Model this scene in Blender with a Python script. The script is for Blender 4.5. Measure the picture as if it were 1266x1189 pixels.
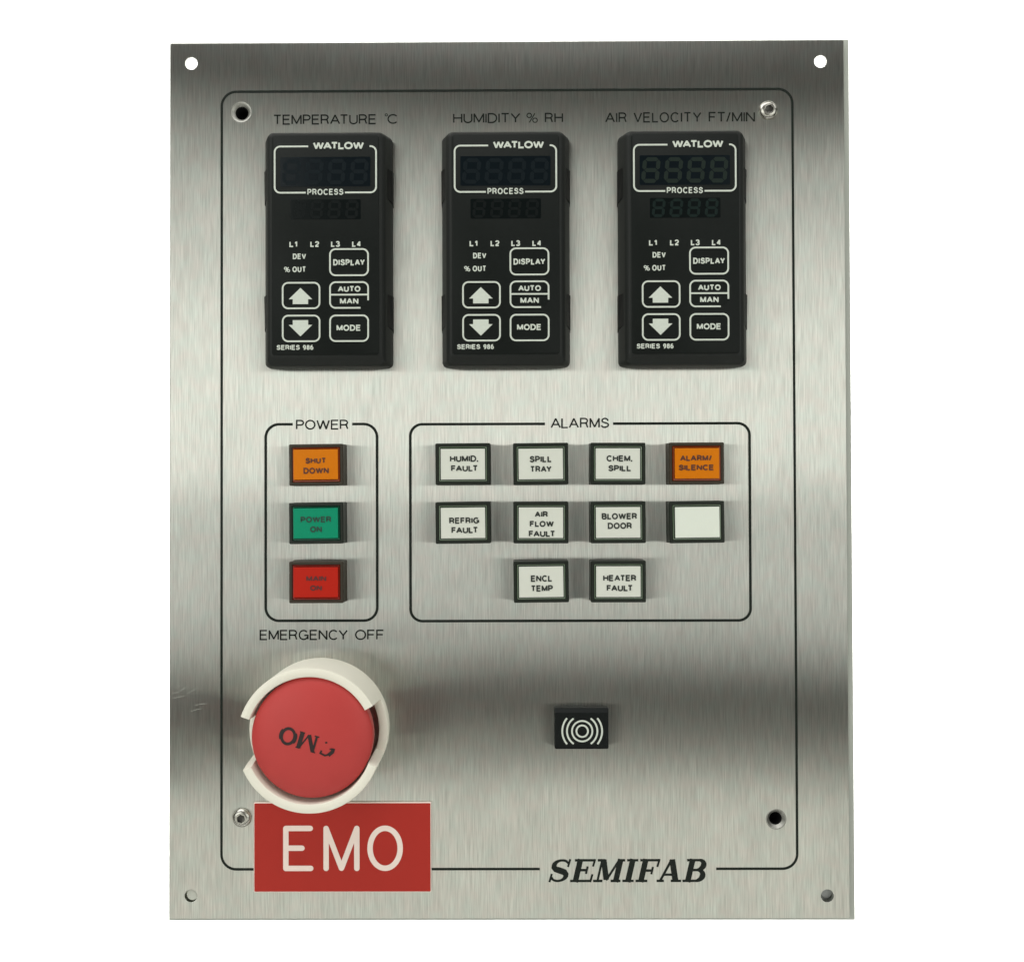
import bpy, bmesh, math, random
from math import sin, cos, pi, sqrt, radians, atan2
from mathutils import Vector, Matrix, Euler
random.seed(7)
MM = 0.001
PW, PH = 294.0, 380.5            # faceplate size in mm
ZC = PH / 2                      # panel centre above the base

for o in list(bpy.data.objects):
    bpy.data.objects.remove(o)
scene = bpy.context.scene
COL = scene.collection

# ------------------------------------------------------------------ camera
cam_d = bpy.data.cameras.new('camera')
cam = bpy.data.objects.new('camera', cam_d)
COL.objects.link(cam)
cam_d.sensor_width = 36.0
cam_d.lens = 36.0 * 1200.0 / 1266.0
cam_d.clip_start = 0.01
cam_d.clip_end = 50.0
cam_d.shift_x = (633.0 - 633.684) / 1266.0
cam_d.shift_y = (597.805 - 594.5) / 1266.0
# panel frame (x right, y up, h toward the viewer) -> world (x, -h, y)
P2W = Matrix(((1, 0, 0), (0, 0, -1), (0, 1, 0)))
Rp = (Matrix.Rotation(-0.0031, 3, 'Z') @ Matrix.Rotation(0.00502, 3, 'Y') @ Matrix.Rotation(0.01173, 3, 'X'))
m = (P2W @ Rp).to_4x4()
m.translation = Vector((4.170 * MM, -421.63 * MM, (ZC - 7.472) * MM))
cam.matrix_world = m
scene.camera = cam

# ------------------------------------------------------------------ world, lights, exposure
world = bpy.data.worlds.new('World')
scene.world = world
world.use_nodes = True
bg = world.node_tree.nodes['Background']
bg.inputs[0].default_value = (1.0, 0.96, 0.84, 1)
bg.inputs[1].default_value = 0.05

def area(name, loc, target, sx, sy, radiance, color=(1, 1, 1)):
    d = bpy.data.lights.new(name, 'AREA')
    d.shape = 'RECTANGLE'
    d.size, d.size_y = sx, sy
    d.energy = radiance * pi * sx * sy
    d.color = color
    o = bpy.data.objects.new(name, d)
    COL.objects.link(o)
    o.location = loc
    o.rotation_euler = (Vector(target) - Vector(loc)).to_track_quat('-Z', 'Y').to_euler()
    return o

C0 = (0, 0, ZC * MM)
zc = ZC * MM
GW = (0.97, 1.0, 0.955)
def soft(name, x0, x1, z0, z1, rad, col=GW, y=-1.30):
    cx, cz = (x0 + x1) / 2, zc + (z0 + z1) / 2
    area(name, (cx, y, cz), (cx, 0, cz), x1 - x0, z1 - z0, rad, col)
COOL, WARM = (0.985, 1.0, 0.945), (1.0, 0.96, 0.87)  # added lights behind the camera, shaped for bright bands mirrored in the steel
soft('band_light_left_upper', -2.60, -0.38, -0.02, 0.72, 2.10, COOL)
soft('band_light_left_lower', -2.60, -0.46, -0.35, -0.02, 1.74, COOL)
soft('band_light_left_core', -1.50, -0.46, 0.02, 0.34, 0.45, COOL, y=-1.28)
soft('band_light_right_upper', 0.42, 2.60, -0.02, 0.64, 1.74, COOL)
soft('band_light_right_lower', 0.52, 2.60, -0.35, -0.02, 1.56, COOL)
soft('band_light_right_core', 0.48, 1.50, 0.02, 0.34, 0.42, COOL, y=-1.28)
soft('band_light_centre', -0.38, 0.42, 0.0, 0.40, 0.26, WARM)
soft('band_light_low', -1.90, 1.90, -1.25, -0.515, 1.12, (1.0, 1.0, 0.91))
area('fill_high', (-0.3, -0.65, zc + 1.60), C0, 2.4, 1.0, 3.0, (1.0, 0.99, 0.97))  # added overhead fill, lights plain surfaces from outside the mirrored zone
area('fill_high_left', (-1.5, -0.80, zc + 1.45), C0, 1.0, 0.9, 2.4, (1.0, 1.0, 0.99))
area('fill_high_right', (1.5, -0.80, zc + 1.45), C0, 1.0, 0.9, 1.8, (1.0, 1.0, 0.99))
area('backdrop_light', (0.0, 0.06, zc), (0.0, 0.6, zc), 0.26, 0.34, 75.0, (0.99, 1.0, 0.98))  # added lamp hidden behind the panel, burns the backdrop to white

scene.view_settings.view_transform = 'Standard'
scene.view_settings.look = 'None'
scene.view_settings.exposure = 0.0
scene.view_settings.gamma = 1.0
scene.render.engine = 'CYCLES'

# ------------------------------------------------------------------ materials
def s2l(c):
    c = c / 255.0
    return c / 12.92 if c <= 0.04045 else ((c + 0.055) / 1.055) ** 2.4
def rgb(r, g, b):
    return (s2l(r), s2l(g), s2l(b), 1)

def mat(name, color, rough=0.5, metal=0.0, vary=0.06, vscale=400.0, bump=0.0, bscale=1500.0, spec=0.5, coat=0.0):
    mt = bpy.data.materials.new(name)
    mt.use_nodes = True
    nt = mt.node_tree
    b = nt.nodes['Principled BSDF']
    b.inputs['Roughness'].default_value = rough
    b.inputs['Metallic'].default_value = metal
    b.inputs['Specular IOR Level'].default_value = spec
    b.inputs['Coat Weight'].default_value = coat
    tc = nt.nodes.new('ShaderNodeTexCoord')
    n = nt.nodes.new('ShaderNodeTexNoise')
    n.inputs['Scale'].default_value = vscale
    n.inputs['Detail'].default_value = 4
    nt.links.new(tc.outputs['Object'], n.inputs['Vector'])
    mx = nt.nodes.new('ShaderNodeMix')
    mx.data_type = 'RGBA'
    mx.inputs[6].default_value = tuple(c * (1 - vary) for c in color[:3]) + (1,)
    mx.inputs[7].default_value = tuple(min(1, c * (1 + vary)) for c in color[:3]) + (1,)
    nt.links.new(n.outputs['Fac'], mx.inputs[0])
    nt.links.new(mx.outputs[2], b.inputs['Base Color'])
    if bump > 0:
        n2 = nt.nodes.new('ShaderNodeTexNoise')
        n2.inputs['Scale'].default_value = bscale
        nt.links.new(tc.outputs['Object'], n2.inputs['Vector'])
        bp = nt.nodes.new('ShaderNodeBump')
        bp.inputs['Strength'].default_value = bump
        bp.inputs['Distance'].default_value = 0.0002
        nt.links.new(n2.outputs['Fac'], bp.inputs['Height'])
        nt.links.new(bp.outputs['Normal'], b.inputs['Normal'])
    return mt

def brushed():
    mt = bpy.data.materials.new('brushed_steel')
    mt.use_nodes = True
    nt = mt.node_tree
    N, L = nt.nodes, nt.links
    N.remove(N['Principled BSDF'])
    b = N.new('ShaderNodeBsdfAnisotropic')
    b.distribution = 'MULTI_GGX'
    b.inputs['Anisotropy'].default_value = -0.81
    L.new(b.outputs[0], N['Material Output'].inputs['Surface'])
    tc = N.new('ShaderNodeTexCoord')
    def streak(sx, sz, detail):
        mp = N.new('ShaderNodeMapping')
        mp.inputs['Scale'].default_value = (sx, 1.0, sz)
        L.new(tc.outputs['Object'], mp.inputs['Vector'])
        n = N.new('ShaderNodeTexNoise')
        n.inputs['Scale'].default_value = 1.0
        n.inputs['Detail'].default_value = detail
        L.new(mp.outputs[0], n.inputs['Vector'])
        return n
    fine = streak(2300, 85, 2.0)
    mid = streak(1300, 50, 2.0)
    blot = streak(60, 30, 4.0)
    def mathn(op, a, v):
        q = N.new('ShaderNodeMath'); q.operation = op
        if isinstance(a, float): q.inputs[0].default_value = a
        else: L.new(a, q.inputs[0])
        if isinstance(v, float): q.inputs[1].default_value = v
        else: L.new(v, q.inputs[1])
        return q.outputs[0]
    s = mathn('ADD', mathn('MULTIPLY', fine.outputs['Fac'], 0.68), mathn('MULTIPLY', mid.outputs['Fac'], 0.32))
    r = N.new('ShaderNodeMapRange')
    r.inputs['From Min'].default_value = 0.3
    r.inputs['From Max'].default_value = 0.7
    L.new(s, r.inputs['Value'])
    mx = N.new('ShaderNodeMix'); mx.data_type = 'RGBA'
    mx.inputs[6].default_value = (0.52, 0.52, 0.50, 1)
    mx.inputs[7].default_value = (0.77, 0.77, 0.745, 1)
    L.new(r.outputs[0], mx.inputs[0])
    tn = N.new('ShaderNodeTexNoise')
    tn.inputs['Scale'].default_value = 150.0
    tn.inputs['Detail'].default_value = 5.0
    L.new(tc.outputs['Object'], tn.inputs['Vector'])
    tm = N.new('ShaderNodeMix'); tm.data_type = 'RGBA'
    tm.inputs[6].default_value = (1.0, 0.97, 0.93, 1)
    tm.inputs[7].default_value = (0.955, 1.0, 0.955, 1)
    tr = N.new('ShaderNodeMapRange')
    tr.inputs['From Min'].default_value = 0.35
    tr.inputs['From Max'].default_value = 0.65
    L.new(tn.outputs['Fac'], tr.inputs['Value'])
    L.new(tr.outputs[0], tm.inputs[0])
    mu = N.new('ShaderNodeMix'); mu.data_type = 'RGBA'; mu.blend_type = 'MULTIPLY'
    mu.inputs[0].default_value = 1.0
    L.new(mx.outputs[2], mu.inputs[6]); L.new(tm.outputs[2], mu.inputs[7])
    L.new(mu.outputs[2], b.inputs['Color'])
    r2 = N.new('ShaderNodeMapRange')
    r2.inputs['From Min'].default_value = 0.3
    r2.inputs['From Max'].default_value = 0.7
    r2.inputs['To Min'].default_value = 0.32
    r2.inputs['To Max'].default_value = 0.35
    L.new(blot.outputs['Fac'], r2.inputs['Value'])
    L.new(r2.outputs[0], b.inputs['Roughness'])
    uv = N.new('ShaderNodeTangent')
    uv.direction_type = 'UV_MAP'
    uv.uv_map = 'UVMap'
    L.new(uv.outputs[0], b.inputs['Tangent'])
    bp = N.new('ShaderNodeBump')
    bp.inputs['Strength'].default_value = 0.07
    bp.inputs['Distance'].default_value = 0.00005
    L.new(fine.outputs['Fac'], bp.inputs['Height'])
    L.new(bp.outputs['Normal'], b.inputs['Normal'])
    return mt

M = {}
M['steel'] = brushed()
M['rim_strip'] = mat('pale_edge_strip', rgb(176, 180, 172), 0.7, vary=0.03)
M['ink'] = mat('black_screen_print', rgb(32, 37, 33), 0.6, vary=0.12, vscale=900, spec=0.1)
M['ink_text'] = mat('black_text_print', rgb(34, 37, 34), 0.6, vary=0.12, vscale=900, spec=0.1)
M['housing'] = mat('black_plastic', rgb(26, 29, 27), 0.5, vary=0.1, bump=0.25, spec=0.25)
M['overlay'] = mat('black_overlay_film', rgb(20, 24, 22), 0.45, vary=0.12, vscale=300, bump=0.12, bscale=2500, spec=0.12)
M['white_print'] = mat('white_print', rgb(202, 209, 198), 0.5, vary=0.1, vscale=1200)
M['window'] = mat('smoked_window', rgb(17, 24, 28), 0.15, vary=0.12, spec=0.12)
M['window2'] = mat('smoked_window_green', rgb(16, 21, 21), 0.15, vary=0.12, spec=0.1)
M['digit_faint'] = mat('unlit_segment_faint', rgb(18, 26, 30), 0.4, spec=0.1)
M['digit_low'] = mat('unlit_segment_low', rgb(16, 21, 21), 0.4, spec=0.1)
M['digit_clear'] = mat('unlit_segment', rgb(33, 42, 38), 0.4, spec=0.1)
M['digit_green'] = mat('unlit_segment_green', rgb(22, 34, 32), 0.4, spec=0.1)
M['clip'] = mat('black_clip', rgb(8, 9, 9), 0.5, spec=0.2)
M['frame_black'] = mat('button_frame_black', rgb(28, 34, 27), 0.4, vary=0.1, bump=0.1, spec=0.3)
M['frame_brown'] = mat('button_frame_worn', rgb(52, 46, 36), 0.45, vary=0.15, spec=0.3)
M['rim_clear'] = mat('lens_rim_smoke', rgb(40, 54, 40), 0.15, spec=0.4)
M['rim_glint'] = mat('lens_edge_glint', rgb(118, 134, 112), 0.25, spec=0.6)
M['rim_orange'] = mat('lens_rim_orange', rgb(112, 42, 2), 0.2, spec=0.3)
M['rim_green'] = mat('lens_rim_green', rgb(0, 60, 42), 0.2, spec=0.3)
M['rim_red'] = mat('lens_rim_red', rgb(110, 22, 8), 0.2, spec=0.3)
M['leg_white'] = mat('legend_white', rgb(212, 215, 204), 0.45, vary=0.02)
M['leg_blank'] = mat('legend_blank', rgb(222, 228, 216), 0.45, vary=0.015)
M['leg_orange'] = mat('legend_orange', rgb(208, 116, 0), 0.35, vary=0.03, spec=0.15)
M['leg_green'] = mat('legend_green', rgb(6, 138, 102), 0.35, vary=0.03, spec=0.15)
M['leg_red'] = mat('legend_red', rgb(180, 33, 18), 0.35, vary=0.03, spec=0.15)
M['txt_dark'] = mat('legend_ink', rgb(34, 40, 35), 0.5, vary=0.15, vscale=1500)
M['txt_orange'] = mat('legend_ink_orange', rgb(86, 40, 12), 0.5, vary=0.15, vscale=1500)
M['txt_green'] = mat('legend_ink_green', rgb(8, 60, 46), 0.5, vary=0.15, vscale=1500)
M['txt_red'] = mat('legend_ink_red', rgb(86, 16, 12), 0.5, vary=0.15, vscale=1500)
M['dome'] = mat('red_mushroom_plastic', rgb(184, 58, 55), 0.5, vary=0.05, vscale=120, bump=0.12, spec=0.4)
M['dome_side'] = M['dome']
M['guard'] = mat('ivory_guard_plastic', rgb(234, 231, 216), 0.5, vary=0.025, vscale=150, bump=0.08)
M['worn_ink'] = mat('worn_black_ink', rgb(34, 15, 14), 0.6, vary=0.4, vscale=1500)
M['sign_red'] = mat('engraved_red_laminate', rgb(172, 42, 32), 0.45, vary=0.04, vscale=90, bump=0.1, spec=0.25)
M['sign_core'] = mat('laminate_core', rgb(242, 224, 214), 0.5, vary=0.03)
M['screw'] = mat('screw_steel', (0.44, 0.43, 0.39, 1), 0.26, metal=1.0, vary=0.1)
M['socket'] = mat('socket_shade', (0.08, 0.078, 0.07, 1), 0.4, metal=0.8, vary=0.1)
M['dimple'] = mat('countersink_steel', (0.34, 0.34, 0.31, 1), 0.45, metal=1.0, vary=0.1)
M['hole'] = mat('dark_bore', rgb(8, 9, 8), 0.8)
M['plug'] = mat('grey_hole_plug', (0.30, 0.31, 0.31, 1), 0.45, metal=0.6, vary=0.15, vscale=900)
M['plug_pale'] = mat('pale_hole_plug', (0.52, 0.53, 0.47, 1), 0.6, metal=0.0, vary=0.06, vscale=900)
M['buzzer'] = mat('buzzer_plastic', rgb(15, 19, 18), 0.5, vary=0.1, bump=0.15, spec=0.15)
M['scratch'] = mat('scratch_steel', (0.55, 0.55, 0.50, 1), 0.5, metal=0.5)
M['backdrop'] = mat('white_backdrop', (0.86, 0.86, 0.85, 1), 0.9, vary=0.005, spec=0.1)

# ------------------------------------------------------------------ mesh builder in the panel frame (mm)
def W(x, y, h):
    return Vector((x * MM, -h * MM, (y + ZC) * MM))

class MB:
    def __init__(self):
        self.v, self.f, self.m, self.mats = [], [], [], []
    def mi(self, name):
        if name not in self.mats: self.mats.append(name)
        return self.mats.index(name)
    def add(self, verts, faces, mname):
        b = len(self.v)
        self.v += [W(*p) for p in verts]
        k = self.mi(mname)
        for f in faces:
            self.f.append([b + i for i in f]); self.m.append(k)
    def build(self, name, parent=None, smooth=True, origin=None, angle=35, uv=False):
        me = bpy.data.meshes.new(name)
        o0 = W(*origin) if origin else W(0, 0, 0) * 0
        me.from_pydata([p - o0 for p in self.v], [], self.f)
        me.update()
        for n in self.mats: me.materials.append(M[n])
        me.polygons.foreach_set('material_index', self.m)
        bm = bmesh.new(); bm.from_mesh(me)
        bmesh.ops.recalc_face_normals(bm, faces=bm.faces)
        bm.to_mesh(me); bm.free()
        if smooth:
            me.polygons.foreach_set('use_smooth', [True] * len(me.polygons))
            me.set_sharp_from_angle(angle=radians(angle))
        if uv: add_uv(me)
        ob = bpy.data.objects.new(name, me)
        COL.objects.link(ob)
        place(ob, parent, o0)
        return ob

WORLD_ORIGIN = {}
def place(ob, parent, o0):
    WORLD_ORIGIN[ob.name] = Vector(o0)
    if parent is not None:
        ob.parent = parent
        ob.location = Vector(o0) - WORLD_ORIGIN[parent.name]
    else:
        ob.location = o0

def add_uv(me):
    lay = me.uv_layers.new(name='UVMap')
    for lp in me.loops:
        c = me.vertices[lp.vertex_index].co
        lay.data[lp.index].uv = (c.x + c.y * 0.3, c.z + c.y * 0.2)

def rrect(hw, hh, r, cx=0, cy=0, n=5):
    pts = []
    r = max(min(r, hw - 1e-4, hh - 1e-4), 1e-4)
    for qx, qy, a0 in ((1, 1, 0), (-1, 1, 90), (-1, -1, 180), (1, -1, 270)):
        for i in range(n + 1):
            a = radians(a0 + 90 * i / n)
            pts.append((cx + qx * (hw - r) + r * cos(a), cy + qy * (hh - r) + r * sin(a)))
    return pts

def loft(mb, rings, mname, cap0=True, cap1=True):
    """rings: list of (list of 2-D points, h)"""
    n = len(rings[0][0])
    vs, fs = [], []
    for pts, h in rings:
        vs += [(x, y, h) for x, y in pts]
    for k in range(len(rings) - 1):
        for i in range(n):
            j = (i + 1) % n
            fs.append([k * n + i, k * n + j, (k + 1) * n + j, (k + 1) * n + i])
    if cap0: fs.append(list(range(n))[::-1])
    if cap1: fs.append([(len(rings) - 1) * n + i for i in range(n)])
    mb.add(vs, fs, mname)

def lathe(mb, prof, mname, cx, cy, seg=64, a0=0.0, a1=360.0, cap0=False, cap1=False, closed=False):
    full = abs(a1 - a0) >= 359.99
    n = seg if full else seg + 1
    vs, fs = [], []
    for r, h in prof:
        for i in range(n):
            a = radians(a0 + (a1 - a0) * i / seg)
            vs.append((cx + r * cos(a), cy + r * sin(a), h))
    K = len(prof)
    rng = range(K) if closed else range(K - 1)
    for k in rng:
        k2 = (k + 1) % K
        for i in range(n if full else n - 1):
            j = (i + 1) % n
            fs.append([k * n + i, k * n + j, k2 * n + j, k2 * n + i])
    if cap0: fs.append([i for i in range(n)][::-1])
    if cap1: fs.append([(K - 1) * n + i for i in range(n)])
    if closed and not full:
        fs.append([k * n for k in range(K)])
        fs.append([k * n + n - 1 for k in range(K)][::-1])
    mb.add(vs, fs, mname)

# ------------------------------------------------------------------ printed strokes
ZSTEP = [0]
def ribbon(mb, pts, w, h, mname, closed=False, widths=None, caps='butt', hfun=None, thick=0.0):
    P = [Vector(p) for p in pts]
    Q = [P[0]]
    for p in P[1:]:
        if (p - Q[-1]).length > 1e-5: Q.append(p)
    if closed and (Q[0] - Q[-1]).length < 1e-5: Q.pop()
    P = Q; n = len(P)
    if not widths:
        # a turn too sharp to mitre splits the stroke in two, each end running slightly past the corner
        for i in range(1, n - 1):
            d0 = (P[i] - P[i - 1]).normalized(); d1 = (P[i + 1] - P[i]).normalized()
            if d0.dot(d1) < -0.3:
                ribbon(mb, [tuple(p) for p in P[:i]] + [tuple(P[i] + d0 * w * .12)], w, h, mname, caps=caps, hfun=hfun)
                ribbon(mb, [tuple(P[i] - d1 * w * .12)] + [tuple(p) for p in P[i + 1:]], w, h, mname, caps=caps, hfun=hfun)
                return
    ZSTEP[0] = (ZSTEP[0] + 1) % 9
    hh = h + 0.012 * ZSTEP[0]
    Lf, Rt = [], []
    for i in range(n):
        if closed:
            a, b = P[(i - 1) % n], P[(i + 1) % n]
        else:
            a, b = P[max(i - 1, 0)], P[min(i + 1, n - 1)]
        d0 = (P[i] - a); d1 = (b - P[i])
        if d0.length < 1e-9: d0 = d1
        if d1.length < 1e-9: d1 = d0
        d0 = d0.normalized(); d1 = d1.normalized()
        n0 = Vector((-d0.y, d0.x)); n1 = Vector((-d1.y, d1.x))
        nn = (n0 + n1)
        nn = nn.normalized() if nn.length > 1e-6 else n0
        k = 1.0 / max(nn.dot(n0), 0.62)
        ww = (widths[i] if widths and len(widths) == n else w) / 2
        Lf.append(P[i] + nn * ww * k); Rt.append(P[i] - nn * ww * k)
    H = (lambda p: hh + hfun(p)) if hfun else (lambda p: hh)
    vs = [(p.x, p.y, H(p)) for p in Lf] + [(p.x, p.y, H(p)) for p in Rt]
    fs = []
    for i in range(n if closed else n - 1):
        j = (i + 1) % n
        fs.append([i, j, n + j, n + i])
    mb.add(vs, fs, mname)
    if caps == 'round' and not closed:
        for e, q in ((0, P[0] - P[1]), (n - 1, P[-1] - P[-2])):
            a = atan2(q.y, q.x)
            c = P[e]
            r = w / 2
            vs = [(c.x, c.y, H(c))] + [(c.x + r * cos(a - pi / 2 + pi * i / 8), c.y + r * sin(a - pi / 2 + pi * i / 8), H(c)) for i in range(9)]
            mb.add(vs, [[0, i, i + 1] for i in range(1, 9)], mname)

def arc(cx, cy, rx, ry, a0, a1, n=14):
    return [(cx + rx * cos(radians(a0 + (a1 - a0) * i / n)), cy + ry * sin(radians(a0 + (a1 - a0) * i / n))) for i in range(n + 1)]

def glyphs():
    G = {}
    G[' '] = (0.30, [])
    G['A'] = (.76, [[(0, 0), (.38, 1), (.76, 0)], [(.13, .34), (.63, .34)]])
    G['B'] = (.60, [[(0, 0), (0, 1), (.34, 1)] + arc(.34, .765, .22, .235, 90, -90, 8) + [(0, .53)], [(.34, .53)] + arc(.36, .265, .24, .265, 90, -90, 8) + [(0, 0)]])
    G['C'] = (.70, [arc(.37, .5, .37, .5, 42, 318, 20)])
    G['D'] = (.66, [[(0, 0), (0, 1), (.28, 1)] + arc(.28, .5, .38, .5, 90, -90, 14) + [(0, 0)]])
    G['E'] = (.56, [[(.56, 1), (0, 1), (0, 0), (.57, 0)], [(0, .53), (.51, .53)]])
    G['F'] = (.52, [[(.52, 1), (0, 1), (0, 0)], [(0, .52), (.46, .52)]])
    G['G'] = (.73, [arc(.37, .5, .37, .5, 42, 335, 20) + [(.73, .06)], [(.42, .46), (.73, .46), (.73, .02)]])
    G['H'] = (.64, [[(0, 0), (0, 1)], [(.64, 0), (.64, 1)], [(0, .53), (.64, .53)]])
    G['I'] = (.0, [[(0, 0), (0, 1)]])
    G['L'] = (.50, [[(0, 1), (0, 0), (.50, 0)]])
    G['M'] = (.76, [[(0, 0), (0, 1), (.38, .06), (.76, 1), (.76, 0)]])
    G['N'] = (.64, [[(0, 0), (0, 1), (.64, 0), (.64, 1)]])
    G['O'] = (.76, [arc(.38, .5, .38, .5, 90, 450, 28)])
    G['P'] = (.57, [[(0, 0), (0, 1), (.32, 1)] + arc(.32, .73, .25, .27, 90, -90, 8) + [(0, .46)]])
    G['R'] = (.62, [[(0, 0), (0, 1), (.34, 1)] + arc(.34, .74, .24, .26, 90, -90, 8) + [(0, .48)], [(.36, .48), (.50, .42), (.54, .22), (.60, 0)]])
    G['S'] = (.60, [[(.57, .72)] + arc(.30, .745, .25, .255, 10, 180, 10) + arc(.30, .745, .25, .20, 190, 240, 4) + [(.32, .51)] + arc(.30, .27, .30, .235, 60, -90, 10) + arc(.30, .27, .30, .27, -90, -172, 8)])
    G['T'] = (.60, [[(0, 1), (.60, 1)], [(.30, 1), (.30, 0)]])
    G['U'] = (.62, [[(0, 1), (0, .33)] + arc(.31, .33, .31, .33, 180, 360, 14) + [(.62, 1)]])
    G['V'] = (.68, [[(0, 1), (.34, 0), (.68, 1)]])
    G['W'] = (1.02, [[(0, 1), (.255, 0), (.51, .98), (.765, 0), (1.02, 1)]])
    G['Y'] = (.68, [[(0, 1), (.34, .44), (.68, 1)], [(.34, .44), (.34, 0)]])
    G['/'] = (.28, [[(0, -.02), (.28, 1.02)]])
    G['.'] = (.0, [[(0, -.01), (0, .06)]])
    G['%'] = (.86, [arc(.19, .76, .19, .24, 90, 450, 14), arc(.67, .24, .19, .24, 90, 450, 14), [(.20, 0), (.66, 1)]])
    G['1'] = (.30, [[(.0, .76), (.12, .80), (.26, 1), (.26, 0)]])
    G['2'] = (.54, [arc(.27, .72, .27, .28, 170, -20, 12) + [(.40, .44), (.12, .22), (.0, 0), (.55, 0)]])
    G['3'] = (.54, [arc(.26, .74, .24, .26, 165, -80, 12) + [(.22, .52)], [(.22, .52)] + arc(.26, .26, .28, .26, 80, -165, 12)])
    G['4'] = (.56, [[(.42, 0), (.42, 1), (0, .30), (.56, .30)]])
    G['6'] = (.56, [arc(.28, .31, .28, .31, 0, 360, 18), arc(.34, .45, .34, .55, 190, 70, 10)])
    G['8'] = (.56, [arc(.28, .75, .23, .25, 90, 450, 16), arc(.28, .26, .28, .26, 90, 450, 16)])
    G['9'] = (.56, [arc(.28, .69, .28, .31, 0, 360, 18), arc(.22, .55, .34, .55, 10, -110, 10)])
    return G
G = glyphs()

def text(mb, s, x0, x1, y0, y1, h, sw, mname, gap=0.11, caps='butt', xf=None, hfun=None):
    """print the string so that it fills the box exactly; sw = stroke width in mm; gap = letter gap / cap height"""
    Hc = (y1 - y0) - sw
    KERN = {'LT': .16, 'LY': .16, 'TY': 0, 'AT': .12, 'TA': .14, 'AU': .03, 'VE': .04, 'AY': .12, 'PA': .06, 'RA': .02, 'TR': .0, 'AV': .12, 'LA': .06, 'FA': .1,
            'WA': .10, 'LO': .05, 'CY': .06, 'TU': 0, 'FT': .03, 'AL': .05, 'LL': -.02, 'RM': 0, 'Y ': .1, 'AR': 0, 'T/': .04, '/M': .0, 'PL': -.02}
    nat = 0.0
    for i, ch in enumerate(s):
        nat += G[ch][0] - (KERN.get(s[i:i + 2], 0) if i < len(s) - 1 else 0)
    gaps = len(s) - 1
    fixed = sw * len([c for c in s if c != ' ']) + gaps * gap * Hc
    k = ((x1 - x0) - fixed) / (nat * Hc) if nat > 0 else 1.0
    x = x0
    for i, ch in enumerate(s):
        w, strokes = G[ch]
        if ch != ' ': x += sw / 2
        if ch == '.':
            ribbon(mb, [(x, y0), (x, y0 + sw)], sw, h, mname)
            strokes = []
        for st in strokes:
            pts = [(x + px * k * Hc, y0 + sw / 2 + py * Hc) for px, py in st]
            cl = len(st) > 10 and (Vector(st[0]) - Vector(st[-1])).length < 1e-4
            if xf: pts = [xf(p) for p in pts]
            ribbon(mb, pts, sw, h, mname, closed=cl, caps=caps, hfun=hfun)
        x += (w - KERN.get(s[i:i + 2], 0)) * k * Hc + (sw / 2 if ch != ' ' else 0) + gap * Hc

def rline(mb, x0, x1, y0, y1, r, w, h, mname, gaps=(), bottom_gaps=()):
    """rounded rectangle outline, gaps = [(xa, xb)] cut in the top line, bottom_gaps in the bottom line"""
    top = [x0 + r] + [v for g in gaps for v in g] + [x1 - r]
    bot = [x0 + r] + [v for g in bottom_gaps for v in g] + [x1 - r]
    # right path: from last top piece round to the last bottom piece
    right = [(top[-2], y1)] + arc(x1 - r, y1 - r, r, r, 90, 0, 10) + arc(x1 - r, y0 + r, r, r, 0, -90, 10) + [(bot[-2], y0)]
    left = [(bot[1], y0)] + arc(x0 + r, y0 + r, r, r, 270, 180, 10) + arc(x0 + r, y1 - r, r, r, 180, 90, 10) + [(top[1], y1)]
    if not gaps and not bottom_gaps:
        pts = right[1:-1] + left[1:-1]
        ribbon(mb, pts, w, h, mname, closed=True)
        return
    if not bottom_gaps:
        ribbon(mb, right[:-1] + left[1:], w, h, mname)
    elif not gaps:
        ribbon(mb, left[:-1] + right[1:], w, h, mname)
    else:
        ribbon(mb, right, w, h, mname); ribbon(mb, left, w, h, mname)

# ------------------------------------------------------------------ setting
def build_backdrop():
    me = bpy.data.meshes.new('backdrop')
    # a seamless sheet: upright sweep behind the panel, curving forward into a floor far below the frame
    prof = [(0.62, 2.2), (0.62, 0.4), (0.62, -0.5)]
    for i in range(1, 9):
        a = radians(90 * i / 8)
        prof.append((0.62 - 0.4 * (1 - cos(a)), -0.5 - 0.4 * sin(a)))
    prof.append((-0.6, -0.9))
    vs, fs = [], []
    for y, z in prof:
        vs += [(-2.4, y, z), (2.4, y, z)]
    for i in range(len(prof) - 1):
        fs.append([2 * i, 2 * i + 1, 2 * i + 3, 2 * i + 2])
    me.from_pydata(vs, [], fs)
    me.materials.append(M['backdrop'])
    me.polygons.foreach_set('use_smooth', [True] * len(me.polygons))
    o = bpy.data.objects.new('backdrop', me)
    COL.objects.link(o)
    o['kind'] = 'structure'
build_backdrop()

# ------------------------------------------------------------------ the control panel
root = bpy.data.objects.new('control_panel', None)
COL.objects.link(root)
root.empty_display_size = 0.05
root['label'] = 'brushed stainless steel control panel with black controllers, lettered push buttons and red emergency stop'
root['category'] = 'control panel'
WORLD_ORIGIN[root.name] = Vector((0, 0, 0))

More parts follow.
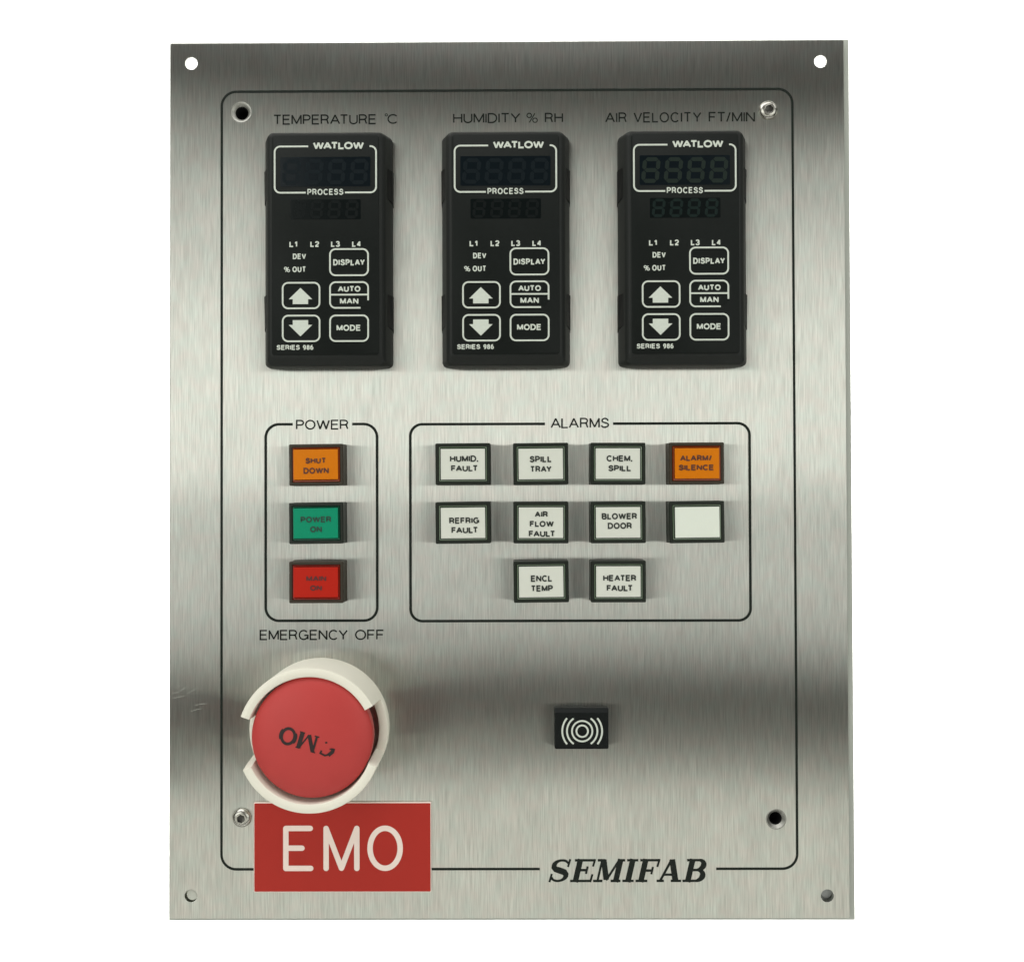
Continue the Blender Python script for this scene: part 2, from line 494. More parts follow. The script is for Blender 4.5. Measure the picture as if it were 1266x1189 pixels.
HOLES = [(-137.9, 181.6, 2.85), (136.9, 181.0, 2.85), (137.4, -180.7, 2.85), (-137.8, -180.5, 2.85),
         (-116.0, 160.0, 4.3), (115.5, -147.7, 4.1)]
def build_faceplate():
    cu = bpy.data.curves.new('plate_outline', 'CURVE')
    cu.dimensions = '2D'
    cu.fill_mode = 'BOTH'
    def poly(pts):
        sp = cu.splines.new('POLY')
        sp.points.add(len(pts) - 1)
        for p, (x, y) in zip(sp.points, pts):
            p.co = (x * MM, y * MM, 0, 1)
        sp.use_cyclic_u = True
    poly(rrect(PW / 2 - .12, PH / 2 - .12, 0.7, n=3))
    for x, y, r in HOLES:
        poly([(x + r * cos(2 * pi * i / 40), y + r * sin(2 * pi * i / 40)) for i in range(40)])
    cu.extrude = 1.35 * MM
    cu.bevel_depth = 0.15 * MM
    cu.bevel_resolution = 1
    tmp = bpy.data.objects.new('tmp', cu)
    COL.objects.link(tmp)
    dg = bpy.context.evaluated_depsgraph_get()
    me = bpy.data.meshes.new_from_object(tmp.evaluated_get(dg))
    bpy.data.objects.remove(tmp)
    me.name = 'faceplate'
    for v in me.vertices:
        x, y, z = v.co
        v.co = (x, -(z - 1.5 * MM), y + ZC * MM)     # front face at h = 0
    bm = bmesh.new(); bm.from_mesh(me)
    bmesh.ops.remove_doubles(bm, verts=bm.verts, dist=1e-6)
    bmesh.ops.recalc_face_normals(bm, faces=bm.faces)
    bm.to_mesh(me); bm.free()
    me.materials.clear()
    me.materials.append(M['steel'])
    add_uv(me)
    o = bpy.data.objects.new('faceplate', me)
    COL.objects.link(o)
    place(o, root, Vector((0, 0, 0)))
    return o
face = build_faceplate()

# added sheet round the plate, stands in for a cut-out's leftover background
mb = MB()
def ring_sheet(mb, outer, inner, h0, h1, mname):
    vs = [(x, y, h1) for x, y in outer] + [(x, y, h1) for x, y in inner] + [(x, y, h0) for x, y in outer] + [(x, y, h0) for x, y in inner]
    n = 4
    fs = []
    for i in range(n):
        j = (i + 1) % n
        fs += [[i, j, n + j, n + i], [2 * n + i, 3 * n + i, 3 * n + j, 2 * n + j], [i, 2 * n + i, 2 * n + j, j], [n + i, n + j, 3 * n + j, 3 * n + i]]
    mb.add(vs, fs, mname)
ring_sheet(mb, [(150.2, 191.9), (-148.3, 191.9), (-148.3, -192.3), (150.2, -192.3)], [(146, 189), (-146, 189), (-146, -189), (146, -189)], -5.0, -3.1, 'rim_strip')
mb.build('edge_strip', root, smooth=False)

# printed border, boxes and headings ---------------------------------
LH = 0.06
mb = MB()
rline(mb, -124.5, 124.5, -169.0, 169.0, 6.4, 1.08, LH, 'ink', bottom_gaps=[(13.35, 89.5)])
mb.build('printed_border', root, smooth=False)
mb = MB()
rline(mb, -105.3, -56.8, -61.7, 23.6, 5.8, 1.15, LH, 'ink', gaps=[(-93.5, -67.6)])
mb.build('power_box_outline', root, smooth=False)
mb = MB()
rline(mb, -42.35, 105.0, -62.0, 23.4, 5.2, 1.15, LH, 'ink', gaps=[(16.25, 45.8)])
mb.build('alarms_box_outline', root, smooth=False)
TS = 0.64
def heading(s, x0, x1, y0, y1, **k):
    mb = MB()
    text(mb, s, x0, x1, y0, y1, LH, TS, 'ink_text', **k)
    return mb
mb = heading('TEMPERATURE', -102.0, -56.9, 154.4, 158.85)
text(mb, 'C', -52.1, -47.4, 154.55, 158.9, LH, TS, 'ink_text')
ribbon(mb, arc(-52.55, 158.5, .52, .52, 0, 360, 12)[:-1], .35, LH, 'ink_text', closed=True)
mb.build('heading', root, smooth=False)
mb = heading('HUMIDITY', -23.4, 6.0, 154.65, 159.1)
text(mb, '%', 8.6, 13.6, 154.65, 159.1, LH, .45, 'ink_text')
text(mb, 'RH', 16.6, 24.6, 154.65, 159.1, LH, TS, 'ink_text')
mb.build('heading', root, smooth=False)
mb = heading('AIR', 42.9, 52.4, 154.55, 159.1)
text(mb, 'VELOCITY', 55.3, 84.9, 154.55, 159.1, LH, TS, 'ink_text', gap=.15)
text(mb, 'FT/MIN', 88.0, 108.2, 154.55, 159.1, LH, TS, 'ink_text')
mb.build('heading', root, smooth=False)
heading('POWER', -92.1, -69.2, 21.2, 25.55).build('heading', root, smooth=False)
heading('ALARMS', 18.7, 44.1, 21.45, 26.0).build('heading', root, smooth=False)
mb = heading('EMERGENCY', -107.95, -69.6, -70.1, -65.6)
text(mb, 'OFF', -66.5, -53.8, -70.1, -65.6, LH, TS, 'ink_text')
mb.build('heading', root, smooth=False)

# bold slanted slab-serif maker's word ---------------------------------
def slab_word():
    mb = MB()
    x0, x1, y0, y1 = 16.4, 86.4, -174.65, -164.8
    Hh = y1 - y0
    T, t = .235, .085
    def bar(xa, xb, y): return ([(xa, y), (xb, y)], t * 1.15, None)
    def stem(x, ya=0.0, yb=1.0): return ([(x, ya), (x, yb)], T, None)
    def bowl(cx, cy, rx, ry, a0, a1, n=12):
        pts = arc(cx, cy, rx, ry, a0, a1, n)
        ws = [t + (T - t) * abs(cos(radians(a0 + (a1 - a0) * i / n))) ** 1.2 for i in range(n + 1)]
        return (pts, T, ws)
    e = .05
    GL = {}
    sp = arc(.43, .735, .29, .215, 20, 180, 10) + [(.155, .64), (.24, .56), (.43, .50), (.62, .43), (.70, .34)] + arc(.42, .27, .29, .22, 0, -165, 12)
    sw = [.08 + .02 * 0, .09, .10, .10, .09, .09, .10, .12, .15, .18, .20, .22, .24, .26, .25, .22] + [.21, .18, .15, .12, .10, .09, .09, .09, .09, .09, .10, .10, .10]
    GL['S'] = (.88, [(sp, .2, sw), ([(.74, 1.0), (.72, .66)], t, None), ([(.10, 0.0), (.12, .36)], t, None)])
    GL['E'] = (.90, [stem(.24), bar(.02, .84, 1 - e), bar(.02, .84, e), ([(.84, 1.0), (.82, .68)], t, None), ([(.85, 0.0), (.87, .34)], t, None), bar(.24, .60, .52), ([(.60, .36), (.60, .68)], t, None)])
    GL['M'] = (1.16, [stem(.95), ([(.20, 0), (.20, 1)], t * 1.1, None), ([(.26, .97), (.55, .10)], T, None), ([(.55, .08), (.90, .97)], t * 1.1, None), bar(.02, .34, 1 - e), bar(.84, 1.14, 1 - e), bar(.02, .40, e), bar(.74, 1.14, e)])
    GL['I'] = (.50, [stem(.25), bar(.02, .48, 1 - e), bar(.02, .48, e)])
    GL['F'] = (.84, [stem(.24), bar(.02, .80, 1 - e), bar(.02, .50, e), ([(.80, 1.0), (.78, .66)], t, None), bar(.24, .60, .50), ([(.60, .34), (.60, .66)], t, None)])
    GL['A'] = (1.00, [([(.44, .98), (.78, .03)], T * 1.05, None), ([(.42, .98), (.14, .03)], t * 1.2, None), bar(.24, .66, .32), bar(0, .30, e), bar(.58, 1.0, e)])
    GL['B'] = (.90, [stem(.24), bar(.02, .52, 1 - e), bar(.02, .52, e), bar(.24, .52, .52), bowl(.50, .74, .24, .215, 90, -90), bowl(.52, .28, .28, .235, 90, -90)])
    s = 'SEMIFAB'
    nat = sum(GL[c][0] for c in s) + .04 * 6 + .22
    k = (x1 - x0) / nat
    x = 0.0
    for c in s:
        w, strokes = GL[c]
        for pts, wd, ws in strokes:
            q = [(x0 + (x + px + .22 * py) * k, y0 + py * Hh) for px, py in pts]
            sc = (k * .5 + Hh * .5)
            ribbon(mb, q, wd * sc, LH, 'ink', widths=[v * sc for v in ws] if ws else None)
        x += w + .04
    return mb
slab_word().build('maker_lettering', root, smooth=False)

# scratches on the bare steel near the left edge -----------------------
mb = MB()
for (xa, ya, xb, yb) in ((-146.2, -93.2, -143.2, -92.6), (-142.8, -92.2, -140.2, -90.6), (-145.5, -95.2, -140.8, -94.2), (-137.8, -100.8, -133.2, -99.6), (-139.2, -93.2, -135.4, -91.0), (-136.0, -98.2, -131.0, -97.4), (-144.6, -91.0, -142.4, -89.6)):
    ribbon(mb, [(xa, ya), ((xa + xb) / 2, (ya + yb) / 2 + .15), (xb, yb)], .11, .03, 'scratch')
for (x, y) in ((32, 182.6), (38.6, 176.4), (60, 181.0)):
    ribbon(mb, [(x, y), (x + .4, y + .1)], .3, .03, 'scratch')
ob = mb.build('scratch', root, smooth=False)
ob['kind'] = 'stuff'

# ------------------------------------------------------------------ process controllers
HF = 10.0
def CX(px): return (px - 403.25) * 0.3445
def CY(py): return (182 - py) * 0.3465 + 43.45
CYC = 97.75
SEG7 = {'a': ((-1, 1), (1, 1)), 'b': ((1, 1), (1, 0)), 'c': ((1, 0), (1, -1)), 'd': ((-1, -1), (1, -1)), 'e': ((-1, 0), (-1, -1)), 'f': ((-1, 1), (-1, 0)), 'g': ((-1, 0), (1, 0))}
def digit(mb, cx, cy, hw, hh, w, h, mname, slant=0.1):
    for k, ((ax, ay), (bx, by)) in SEG7.items():
        A = Vector((cx + ax * hw + slant * ay * hh, cy + ay * hh)); B = Vector((cx + bx * hw + slant * by * hh, cy + by * hh))
        d = (B - A).normalized()
        A, B = A + d * w * .08, B - d * w * .08
        n = Vector((-d.y, d.x)) * w / 2
        a2, b2 = A + d * w / 2, B - d * w / 2
        vs = [A, a2 + n, b2 + n, B, b2 - n, a2 - n]
        mb.add([(p.x, p.y, h) for p in vs], [[0, 1, 2, 3, 4, 5]], mname)

def build_controller(cx, label, dmat):
    oy = CYC
    org = (cx, oy, 0)
    X = lambda px: cx + CX(px)
    Y = lambda py: oy + CY(py)
    mb = MB()
    def rr(hw, yb, yt, r): return rrect(hw, (yt - yb) / 2, r, cx, oy + (yt + yb) / 2, n=5)
    loft(mb, [(rr(27.6, -50.0, 50.0, 2.2), 0.05), (rr(27.6, -50.0, 50.0, 2.2), 2.4), (rr(26.9, -50.0, 50.0, 2.4), 4.2), (rr(25.6, -50.0, 50.0, 2.6), 7.6),
              (rr(25.1, -49.6, 49.9, 2.6), 8.6), (rr(23.9, -46.8, 49.1, 2.0), HF - .25), (rr(23.4, -46.2, 48.7, 1.8), HF)], 'housing', cap0=False)
    body = mb.build('process_controller', root, origin=org, angle=28)
    body['label'] = label
    h0 = HF + 0.0
    mb = MB()
    hw, yb, yt = 22.9, -45.6, 48.2
    loft(mb, [(rr(hw, yb, yt, 1.4), h0 - .1), (rr(hw, yb, yt, 1.4), h0 + .12), (rr(hw - .12, yb + .12, yt - .12, 1.3), h0 + .2)], 'overlay', cap0=False)
    mb.build('face_overlay', body, origin=org)
    hp = h0 + .24
    # framed title
    mb = MB()
    lw = .72
    rline(mb, X(340.5), X(466), Y(239), Y(182), 2.4, lw, hp, 'white_print', gaps=[(X(382), X(458))], bottom_gaps=[(X(379), X(427.5))])
    text(mb, 'WATLOW', X(388), X(451), Y(185.8), Y(176.6), hp, .78, 'white_print', gap=.02)
    text(mb, 'PROCESS', X(381), X(425.5), Y(242), Y(234.4), hp, .48, 'white_print', gap=.16)
    mb.build('title_frame', body, smooth=False, origin=org)
    # display windows with unlit digits
    for (xa, xb, ya, yb_, wm, nm, sc) in ((347.5, 459, 231.5, 195, 'window', 'display_window', 1.0), (360, 447, 272, 247.5, 'window2', 'display_window', .72)):
        mb = MB()
        loft(mb, [(rrect(abs(X(xb) - X(xa)) / 2, abs(Y(yb_) - Y(ya)) / 2, .5, (X(xa) + X(xb)) / 2, (Y(ya) + Y(yb_)) / 2, 3), h0 + .16),
                  (rrect(abs(X(xb) - X(xa)) / 2, abs(Y(yb_) - Y(ya)) / 2, .5, (X(xa) + X(xb)) / 2, (Y(ya) + Y(yb_)) / 2, 3), h0 + .23)], wm, cap0=False)
        mb.build(nm, body, smooth=False, origin=org)
        for i in range(4):
            dx = X(xa) + (X(xb) - X(xa)) * (.125 + .25 * i)
            dy = (Y(ya) + Y(yb_)) / 2
            mb = MB()
            digit(mb, dx, dy, 2.9 * sc, 4.6 * sc, 1.75 * sc, h0 + .28, dmat if sc == 1 else ('digit_green' if dmat == 'digit_clear' else 'digit_low'))
            mb.build('display_digit', body, smooth=False, origin=org)
    # indicator lettering
    tw = .56
    for s_, a, b, ya, yb_, w_ in (('L1', 358.7, 368.7, 306, 298.8, tw), ('L2', 384.6, 395.5, 306, 298.8, tw), ('L3', 410.2, 421.2, 306, 298.8, tw), ('L4', 436.2, 447.3, 306, 298.8, tw),
                          ('DEV', 363, 379.3, 320.9, 314, .5), ('OUT', 362.4, 379.2, 336.9, 329.8, .5), ('%', 352, 359.6, 336.9, 330.2, .36),
                          ('SERIES', 342.9, 371.6, 432.4, 426.3, .46), ('986', 375.4, 388.3, 432.4, 426.3, .46)):
        mb = MB()
        text(mb, s_, X(a), X(b), Y(ya), Y(yb_), hp, w_, 'white_print', gap=.13)
        mb.build('lettering', body, smooth=False, origin=((X(a) + X(b)) / 2, Y(ya), HF))
    # membrane keys
    def key(xa, xb, ya, yb_, what):
        mb = MB()
        x0, x1, y0, y1 = X(xa), X(xb), Y(ya), Y(yb_)
        kx, ky = (x0 + x1) / 2, (y0 + y1) / 2
        hw, hh = (x1 - x0) / 2, (y1 - y0) / 2
        loft(mb, [(rrect(hw - .3, hh - .3, 2.2, kx, ky), h0 + .15), (rrect(hw - .5, hh - .5, 2.1, kx, ky), h0 + .3)], 'overlay', cap0=False)
        r, lw, hk = 2.35, .70, h0 + .36
        if what == 'AUTO':
            ym = Y(364.8)
            ribbon(mb, [(X(446.6), y0)] + arc(x0 + r, y0 + r, r, r, 270, 180, 8) + arc(x0 + r, y1 - r, r, r, 180, 90, 8) + arc(x1 - r, y1 - r, r, r, 90, 0, 8) + [(x1, Y(371.8))], lw, hk, 'white_print')
            ribbon(mb, [(x0, ym), (x1, ym)], lw, hk, 'white_print')
            text(mb, 'AUTO', X(418.6), X(446.6), Y(361.3), Y(354.2), hk, .58, 'white_print', gap=.1)
            text(mb, 'MAN', X(421.2), X(444), Y(376.4), Y(369), hk, .58, 'white_print', gap=.12)
        else:
            rline(mb, x0, x1, y0, y1, r, lw, hk, 'white_print')
            if what == 'DISPLAY':
                text(mb, what, X(412.9), X(452.1), Y(328.9), Y(321.3), hk, .58, 'white_print', gap=.12)
            elif what == 'MODE':
                text(mb, what, X(417), X(447), Y(409.3), Y(401.8), hk, .58, 'white_print', gap=.12)
            else:
                s = 1 if what == 'up' else -1
                tip = (356.2, 370.2, 376.2) if s == 1 else (415.8, 401.7, 395.9)
                pts = [(372.4, tip[0]), (387, tip[1]), (381.9, tip[1]), (381.9, tip[2]), (362.9, tip[2]), (362.9, tip[1]), (357.9, tip[1])]
                q = [(X(a), Y(b), hk) for a, b in pts]
                mb.add(q, [[0, 1, 6], [2, 3, 4, 5]], 'white_print')
        mb.build('key', body, smooth=False, origin=(kx, ky, HF))
    key(409, 456, 341, 308.8, 'DISPLAY')
    key(350.5, 396, 381.4, 350, 'up')
    key(409, 456, 381, 349.4, 'AUTO')
    key(350.5, 396, 421.8, 390.3, 'down')
    key(409, 456, 421.8, 390.3, 'MODE')
    # side clips
    for sx in (-1, 1):
        for ya, yb_ in ((250, 206), (408, 362)):
            mb = MB()
            y0, y1 = Y(ya), Y(yb_)
            xo = cx + sx * 27.85
            xi = cx + sx * 25.9
            h = 6.6
            vs = [(xo, y0, .1), (xo, y1, .1), (xi, y1, .1), (xi, y0, .1), (xo, y0 + 1, 2.6), (xo, y1 - .4, 3.4), (xi + sx * .2, y1 - .2, h), (xi + sx * .2, y0 + 2.2, h)]
            mb.add(vs, [[0, 1, 2, 3], [4, 5, 6, 7], [0, 1, 5, 4], [1, 2, 6, 5], [2, 3, 7, 6], [3, 0, 4, 7]], 'clip')
            mb.build('side_clip', body, smooth=False, origin=(xo, (y0 + y1) / 2, 3))
    return body

build_controller(-77.2, 'black controller under the TEMPERATURE heading', 'digit_faint')
build_controller(-0.5, 'black controller under the HUMIDITY heading', 'digit_faint')
build_controller(75.75, 'black controller under the AIR VELOCITY heading', 'digit_clear')

# ------------------------------------------------------------------ push buttons
BH = 9.0
def build_button(cx, cy, w, hgt, kind, lines, label, plate=None):
    fm, rim, leg, tx = {'white': ('frame_black', 'rim_clear', 'leg_white', 'txt_dark'), 'blank': ('frame_black', 'rim_clear', 'leg_blank', 'txt_dark'),
                        'orange': ('frame_brown', 'rim_orange', 'leg_orange', 'txt_orange'), 'green': ('frame_black', 'rim_green', 'leg_green', 'txt_green'),
                        'red': ('frame_brown', 'rim_red', 'leg_red', 'txt_red')}[kind]
    mb = MB()
    hw, hh = w / 2, hgt / 2
    R = lambda d, r: rrect(hw - d, hh - d, r, cx, cy, n=3)
    loft(mb, [(R(-.1, .5), 0.05), (R(-.1, .5), 1.0), (R(0, .5), 1.3), (R(0, .5), BH - .35), (R(.3, .4), BH), (R(1.15, .3), BH), (R(1.3, .3), BH - .2), (R(1.35, .3), BH - 1.6)], fm, cap0=False)
    body = mb.build('push_button', root, origin=(cx, cy, 0))
    body['label'] = label
    mb = MB()
    loft(mb, [(R(1.38, .3), BH - 1.7), (R(1.38, .3), BH - .55), (R(1.55, .3), BH - .3)], rim, cap0=False, cap1=False)
    if kind in ('white', 'blank'):
        loft(mb, [(R(1.55, .3), BH - .3), (R(1.78, .25), BH - .28)], 'rim_glint', cap0=False, cap1=False)  # pale edge strip carries the bevel highlight in its colour
        loft(mb, [(R(1.78, .25), BH - .28), (R(2.6, .2), BH - .9)], rim, cap0=False)
    else:
        loft(mb, [(R(1.55, .3), BH - .3), (R(1.7, .25), BH - .28), (R(2.6, .2), BH - .9)], rim, cap0=False)
    mb.build('lens', body, origin=(cx, cy, BH))
    px0, px1, py0, py1 = plate
    mb = MB()
    lx, ly = (px0 + px1) / 2, (py0 + py1) / 2
    loft(mb, [(rrect((px1 - px0) / 2, (py1 - py0) / 2, .12, lx, ly, 2), BH - .95), (rrect((px1 - px0) / 2, (py1 - py0) / 2, .12, lx, ly, 2), BH - .35),
              (rrect((px1 - px0) / 2 - .1, (py1 - py0) / 2 - .1, .12, lx, ly, 2), BH - .28)], leg, cap0=False)
    mb.build('legend_plate', body, smooth=False, origin=(lx, ly, BH))
    if lines:
        mb = MB()
        for s, x0, x1, y0, y1 in lines:
            text(mb, s, x0, x1, y0 - .08, y1 + .08, BH - .22, .64, tx, gap=.08)
        mb.build('legend_lettering', body, smooth=False, origin=(lx, ly, BH))
    body.rotation_euler.y = radians(random.uniform(-.7, .7))
    return body

# legend boxes were measured as (x0, x1, y_top, y_bottom) on the photograph, stored here in mm on the button face
SX = 0.3430
def bx(px): return (px - 640.6) * SX + 4.55 - 0.0
def by(py): return (597.9 - py) * SX - 2.75
ROW = [5.8, -19.2, -44.3]
COLX = [-19.0, 14.15, 46.95, 80.35]
def tl(s, a, b, yt, yb): return (s, bx(a), bx(b), by(yb), by(yt))
WB, HB = 23.4, 17.7
def wplate(c, r, dx=0): return (COLX[c] - 9.42 + dx, COLX[c] + 9.42 + dx, ROW[r] - 6.55, ROW[r] + 6.45)
B = [
 (0, 0, 'white', [tl('HUMID.', 555.8, 591.0, 562.6, 570.2), tl('FAULT', 557.2, 590.6, 574.7, 582)], 'white push button reading HUMID. FAULT'),
 (1, 0, 'white', [tl('SPILL', 654.7, 682.4, 563.4, 571), tl('TRAY', 655.2, 682, 575.8, 583.2)], 'white push button reading SPILL TRAY'),
 (2, 0, 'white', [tl('CHEM.', 750, 782, 563.0, 570.4), tl('SPILL', 752.2, 780.8, 575.2, 582.4)], 'white push button reading CHEM. SPILL'),
 (0, 1, 'white', [tl('REFRIG', 554.8, 592, 639.4, 646.8), tl('FAULT', 557.4, 590.6, 651.2, 658.6)], 'white push button reading REFRIG FAULT'),
 (1, 1, 'white', [tl('AIR', 660.8, 677.2, 632, 639), tl('FLOW', 654.7, 684.5, 643.9, 651), tl('FAULT', 653.4, 686.2, 656, 663.3)], 'white push button reading AIR FLOW FAULT'),
 (2, 1, 'white', [tl('BLOWER', 743.8, 787.7, 634.6, 642), tl('DOOR', 751.2, 781.2, 646.4, 653.8)], 'white push button reading BLOWER DOOR'),
 (1, 2, 'white', [tl('ENCL', 655.8, 682.6, 711.2, 718.8), tl('TEMP', 655.6, 683, 723.5, 731)], 'white push button reading ENCL TEMP'),
 (2, 2, 'white', [tl('HEATER', 745.2, 786.3, 711, 718.4), tl('FAULT', 749.6, 782, 723.4, 730.8)], 'white push button reading HEATER FAULT'),
 (3, 1, 'blank', [], 'blank white push button without lettering'),
]
for c, r, k, ln, lab in B:
    build_button(COLX[c], ROW[r], WB, HB, k, ln, lab, wplate(c, r, .25 if c == 3 else 0))
build_button(COLX[3], ROW[0], WB, HB, 'orange', [tl('ALARM/', 841.2, 880.6, 563, 570), tl('SILENCE', 839.2, 883.2, 574.8, 581.6)], 'orange push button reading ALARM/ SILENCE',
             (COLX[3] - 9.2, COLX[3] + 9.7, ROW[0] - 6.5, ROW[0] + 6.4))
PC = -81.5
def pplate(r): return (PC - 9.75, PC + 9.25, ROW[r] - 6.4, ROW[r] + 6.4)
build_button(PC, ROW[0] - .1, 23.1, 17.6, 'orange', [tl('SHUT', 376.3, 402.2, 564.8, 571.6), tl('DOWN', 373.8, 405.4, 577, 584.2)], 'orange push button reading SHUT DOWN', pplate(0))
build_button(PC, ROW[1], 23.1, 17.5, 'green', [tl('POWER', 370.3, 408.6, 637.6, 644.8), tl('ON', 382, 396.8, 649.7, 656.9)], 'green push button reading POWER ON', pplate(1))
build_button(PC, ROW[2], 23.1, 17.7, 'red', [tl('MAIN', 377.2, 402.2, 711, 717.6), tl('ON', 382, 396.8, 722.8, 729.2)], 'red push button reading MAIN ON', pplate(2))

# ------------------------------------------------------------------ buzzer
def build_buzzer():
    cx, cy, h = 31.35, -107.5, 5.0
    mb = MB()
    R = lambda d, yb, yt: rrect(11.6 - d, (17.4 - yb - yt) / 2, .5, cx, cy + (yb - yt) / 2, 3)
    loft(mb, [(R(0, 0, 0), .05), (R(0, 0, 0), h - 1.4), (R(.15, .1, 1.6), h - .2), (R(.3, .25, 1.8), h)], 'buzzer', cap0=False)
    body = mb.build('buzzer', root, origin=(cx, cy, 0), angle=20)
    mb = MB()
    sx, sy = 31.55, -108.45
    k = .3462
    for r in (7.1, 12.6):
        ribbon(mb, arc(sx, sy, r * k, r * k, 0, 360, 40)[:-1], .74, h + .04, 'white_print', closed=True)
    for r, half in ((18.8, 56), (24.6, 40.5)):
        for c in (0, 180):
            ribbon(mb, arc(sx, sy, r * k, r * k, c - half, c + half, 22), .76, h + .04, 'white_print')
    mb.build('sound_symbol', body, smooth=False, origin=(sx, sy, h))
build_buzzer()

# ------------------------------------------------------------------ emergency stop
def build_stop():
    gx, gy, R, ri, Hg = -81.2, -107.4, 29.7, 25.8, 25.0
    mb = MB()
    # base collar
    # wall height as a function of the angle: low at the right and left notches
    N = 240
    def wall(a):
        a = a % 360
        def notch(c, half, soft):
            d = abs((a - c + 180) % 360 - 180)
            return max(0.0, min(1.0, (half + soft - d) / soft)) if d < half + soft else 0.0
        n = max(notch(3.8, 22.5, 2.2), notch(182.0, 19.5, 1.6))
        return Hg - (Hg - 6.0) * n
    prof = []
    vs, fs = [], []
    def sect(a):
        t = wall(a)
        return [(R, 0.1), (R, t * .5), (R, t - .7), (R - .2, t - .2), (R - .7, t), (ri + .6, t), (ri + .15, t - .25), (ri, t - .8), (ri - .1, t * .5), (ri - .5, 0.1)]
    K = 10
    angs = []
    a = 0.0
    for i in range(N): angs.append(360.0 * i / N)
    for a in angs:
        for r, h in sect(a):
            vs.append((gx + r * cos(radians(a)), gy + r * sin(radians(a)), h))
    for i in range(N):
        j = (i + 1) % N
        for k in range(K - 1):
            fs.append([i * K + k, j * K + k, j * K + k + 1, i * K + k + 1])
    mb.add(vs, fs, 'guard')
    guard = mb.build('guard_ring', root, origin=(gx, gy, 0), angle=40)
    # mushroom button
    dx, dy = -80.3, -106.3
    mb = MB()
    def dome_h(r):
        q = max(0.0, 1 - (r / 24.9) ** 2.3)
        return 22.6 + 5.2 * q ** .62
    prof = [(12.0, 0.1), (12.0, 10), (22.5, 13.5), (24.0, 14.5), (24.7, 17), (24.9, 20), (24.9, 22.0)]
    for r in (24.85, 24.6, 24.2, 23.4, 22, 20, 17.5, 14.5, 11, 7.5, 4, 1.5, .3):
        prof.append((r, dome_h(r)))
    lathe(mb, prof, 'dome', dx, dy, seg=96, cap1=True)
    btn = mb.build('emergency_stop_button', root, origin=(dx, dy, 0), angle=50)
    btn['label'] = 'red mushroom emergency stop button'
    # worn lettering upside down on the dome
    mb = MB()
    T, t = 1.5, .6
    al = radians(163.5)
    ux, uy = cos(al), sin(al)
    vx, vy = -uy, ux
    cxl, cyl = -81.1, -107.2
    def put(pts, w, ws=None, n=6):
        q = []
        for (ax, ay), (bx_, by_) in zip(pts, pts[1:]):
            for i in range(n):
                s = i / n
                q.append((ax + (bx_ - ax) * s, ay + (by_ - ay) * s))
        q.append(pts[-1])
        q = [(cxl + 1.08 * (x * ux + y * vx), cyl + 1.08 * (x * uy + y * vy)) for x, y in q]
        if ws: ws = None if len(ws) != len(q) else ws
        ribbon(mb, q, w, 0.06, 'worn_ink', widths=ws, hfun=lambda p: dome_h(sqrt((p.x - dx) ** 2 + (p.y - dy) ** 2)))
    # O (to the left in the photograph = last letter)
    oc = 7.7
    pts = arc(oc, 0, 2.5, 2.9, 0, 360, 28)
    put(pts, 1.2, ws=None, n=1)
    put(arc(oc + 2.15, 0, .9, 1.9, -70, 70, 8), 1.0, n=1)
    put(arc(oc - 2.15, 0, .9, 1.9, 110, 250, 8), 1.0, n=1)
    # M
    put([(2.8, -3), (2.8, 3)], 1.8); put([(-2.8, -3), (-2.8, 3)], .9)
    put([(-2.8, 3), (.2, -2.8)], 1.6); put([(.2, -2.8), (2.6, 3)], .65)
    put([(-3.7, -3), (-1.9, -3)], .5); put([(1.9, -3), (3.9, -3)], .5); put([(-3.8, 3), (-2.4, 3)], .5); put([(2.4, 3), (3.9, 3)], .5)
    # what is left of the worn E
    put([(-5.9, 1.5), (-5.7, 2.6), (-7.6, 3.0), (-9.0, 2.2)], .75)
    put([(-8.8, 2.6), (-9.9, 1.0), (-9.9, -.4)], 1.5)
    put([(-9.9, -.2), (-8.6, .2)], .5)
    put([(-6.9, -1.5), (-6.6, -2.1)], .9)
    mb.build('worn_lettering', btn, smooth=False, origin=(cxl, cyl, 27))
build_stop()

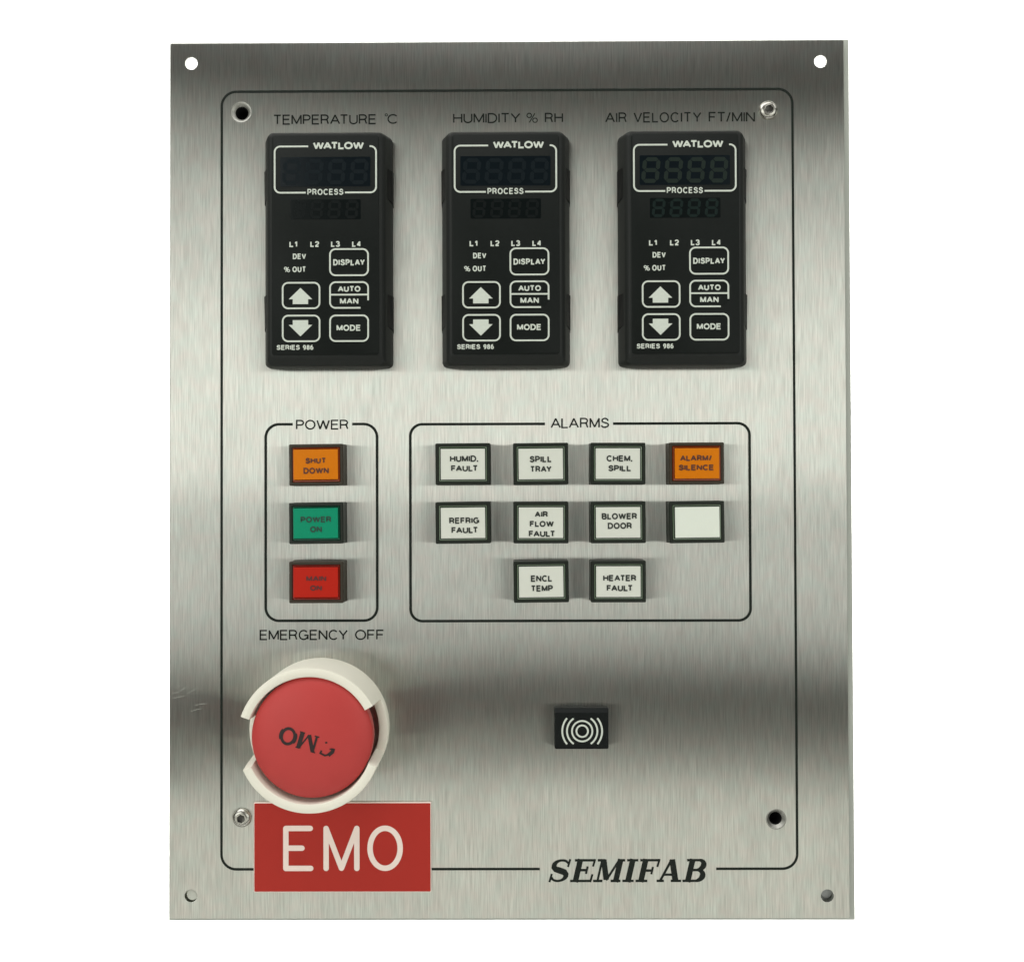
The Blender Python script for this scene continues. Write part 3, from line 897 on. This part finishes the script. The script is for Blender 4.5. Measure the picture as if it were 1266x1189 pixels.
# ------------------------------------------------------------------ engraved red sign
def build_sign():
    x0, x1, y0, y1 = -109.9, -33.85, -178.1, -140.25
    cx, cy, hw, hh = (x0 + x1) / 2, (y0 + y1) / 2, (x1 - x0) / 2, (y1 - y0) / 2
    mb = MB()
    R = lambda d: rrect(hw - d, hh - d, .35, cx, cy, 3)
    loft(mb, [(R(-.36), .08), (R(-.34), 1.0), (R(-.05), 1.2)], 'sign_core', cap0=False, cap1=False)
    loft(mb, [(R(-.05), 1.2), (R(0.1), 1.5)], 'sign_red', cap0=False)
    body = mb.build('sign_plate', root, origin=(cx, cy, 0), smooth=False)
    mb = MB()
    h, w = 1.54, 2.35
    q = w / 2
    yt, yb = -149.7 - q, -169.2 + q
    def r(pts, closed=False): ribbon(mb, pts, w, h, 'sign_core', closed=closed, caps='round')
    ex0, ex1 = -97.4 + q, -84.5 - q
    r([(ex0, yt), (ex1, yt)]); r([(ex0, yb), (ex1 + .2, yb)]); r([(ex0, (yt + yb) / 2 + .1), (ex1 - 3.6, (yt + yb) / 2 + .1)]); r([(ex0, yt), (ex0, yb)])
    mx0, mx1 = -80.0 + q, -64.4 - q
    r([(mx0, yb), (mx0, yt)]); r([(mx1, yb), (mx1, yt)]); r([(mx0, yt), ((mx0 + mx1) / 2, yb + .1)]); r([((mx0 + mx1) / 2, yb + .1), (mx1, yt)])
    ox0, ox1 = -61.05 + q, -45.7 - q
    r(arc((ox0 + ox1) / 2, (yt + yb) / 2, (ox1 - ox0) / 2, (yt - yb) / 2, 0, 360, 48)[:-1], closed=True)
    mb.build('engraved_lettering', body, smooth=False, origin=(cx, cy, 1.5))
build_sign()

# ------------------------------------------------------------------ screws, bores, added hole plugs
def build_screw(cx, cy, rot):
    mb = MB()
    seg = 48
    def hexr(a, r):
        b = (a - rot) % 60 - 30
        return r * cos(radians(30)) / cos(radians(b))
    rings = []
    for r, h in ((4.15, .08), (4.15, .35), (3.95, .9), (3.5, 1.45), (2.9, 1.85), (2.4, 2.03), (2.05, 2.06)):
        rings.append(([(cx + r * cos(2 * pi * i / seg), cy + r * sin(2 * pi * i / seg)) for i in range(seg)], h))
    for r, h in ((1.85, 2.0), (1.8, .9), (1.1, .7), (.2, .55)):
        rings.append(([(cx + hexr(360 * i / seg, r) * cos(2 * pi * i / seg), cy + hexr(360 * i / seg, r) * sin(2 * pi * i / seg)) for i in range(seg)], h))
    loft(mb, rings[:8], 'screw', cap0=False, cap1=False)
    loft(mb, rings[7:], 'socket', cap0=False)  # darkened screw steel, shade of the recess put into the colour
    return mb.build('screw', root, origin=(cx, cy, 0))
build_screw(113.9, 159.6, 12)
build_screw(-115.5, -146.6, 40)

for cx, cy, ro, ri in ((-116.0, 160.0, 4.3, 2.85), (115.5, -147.7, 4.1, 2.75)):
    mb = MB()
    lathe(mb, [(ro + .35, .02), (ro + .25, .14), (ro - .1, .10), (ri + .35, -.75), (ri, -1.1)], 'dimple', cx, cy, 48)
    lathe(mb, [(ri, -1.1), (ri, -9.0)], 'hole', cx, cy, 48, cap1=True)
    mb.build('countersunk_hole', root, origin=(cx, cy, 0))
for cx, cy, mn in ((137.4, -180.7, 'plug'), (-137.8, -180.5, 'plug_pale')):  # added plugs, stand in for grey background seen through the bottom holes
    mb = MB()
    top = -2.9 if mn == 'plug' else -1.0
    lathe(mb, [(4.5, -12), (4.5, -3.2), (2.7, -3.15), (2.6, top - .2), (2.4, top), (.2, top)], mn, cx + .4, cy + .4, 32, cap1=True)
    mb.build('hole_plug', root, origin=(cx, cy, -3))
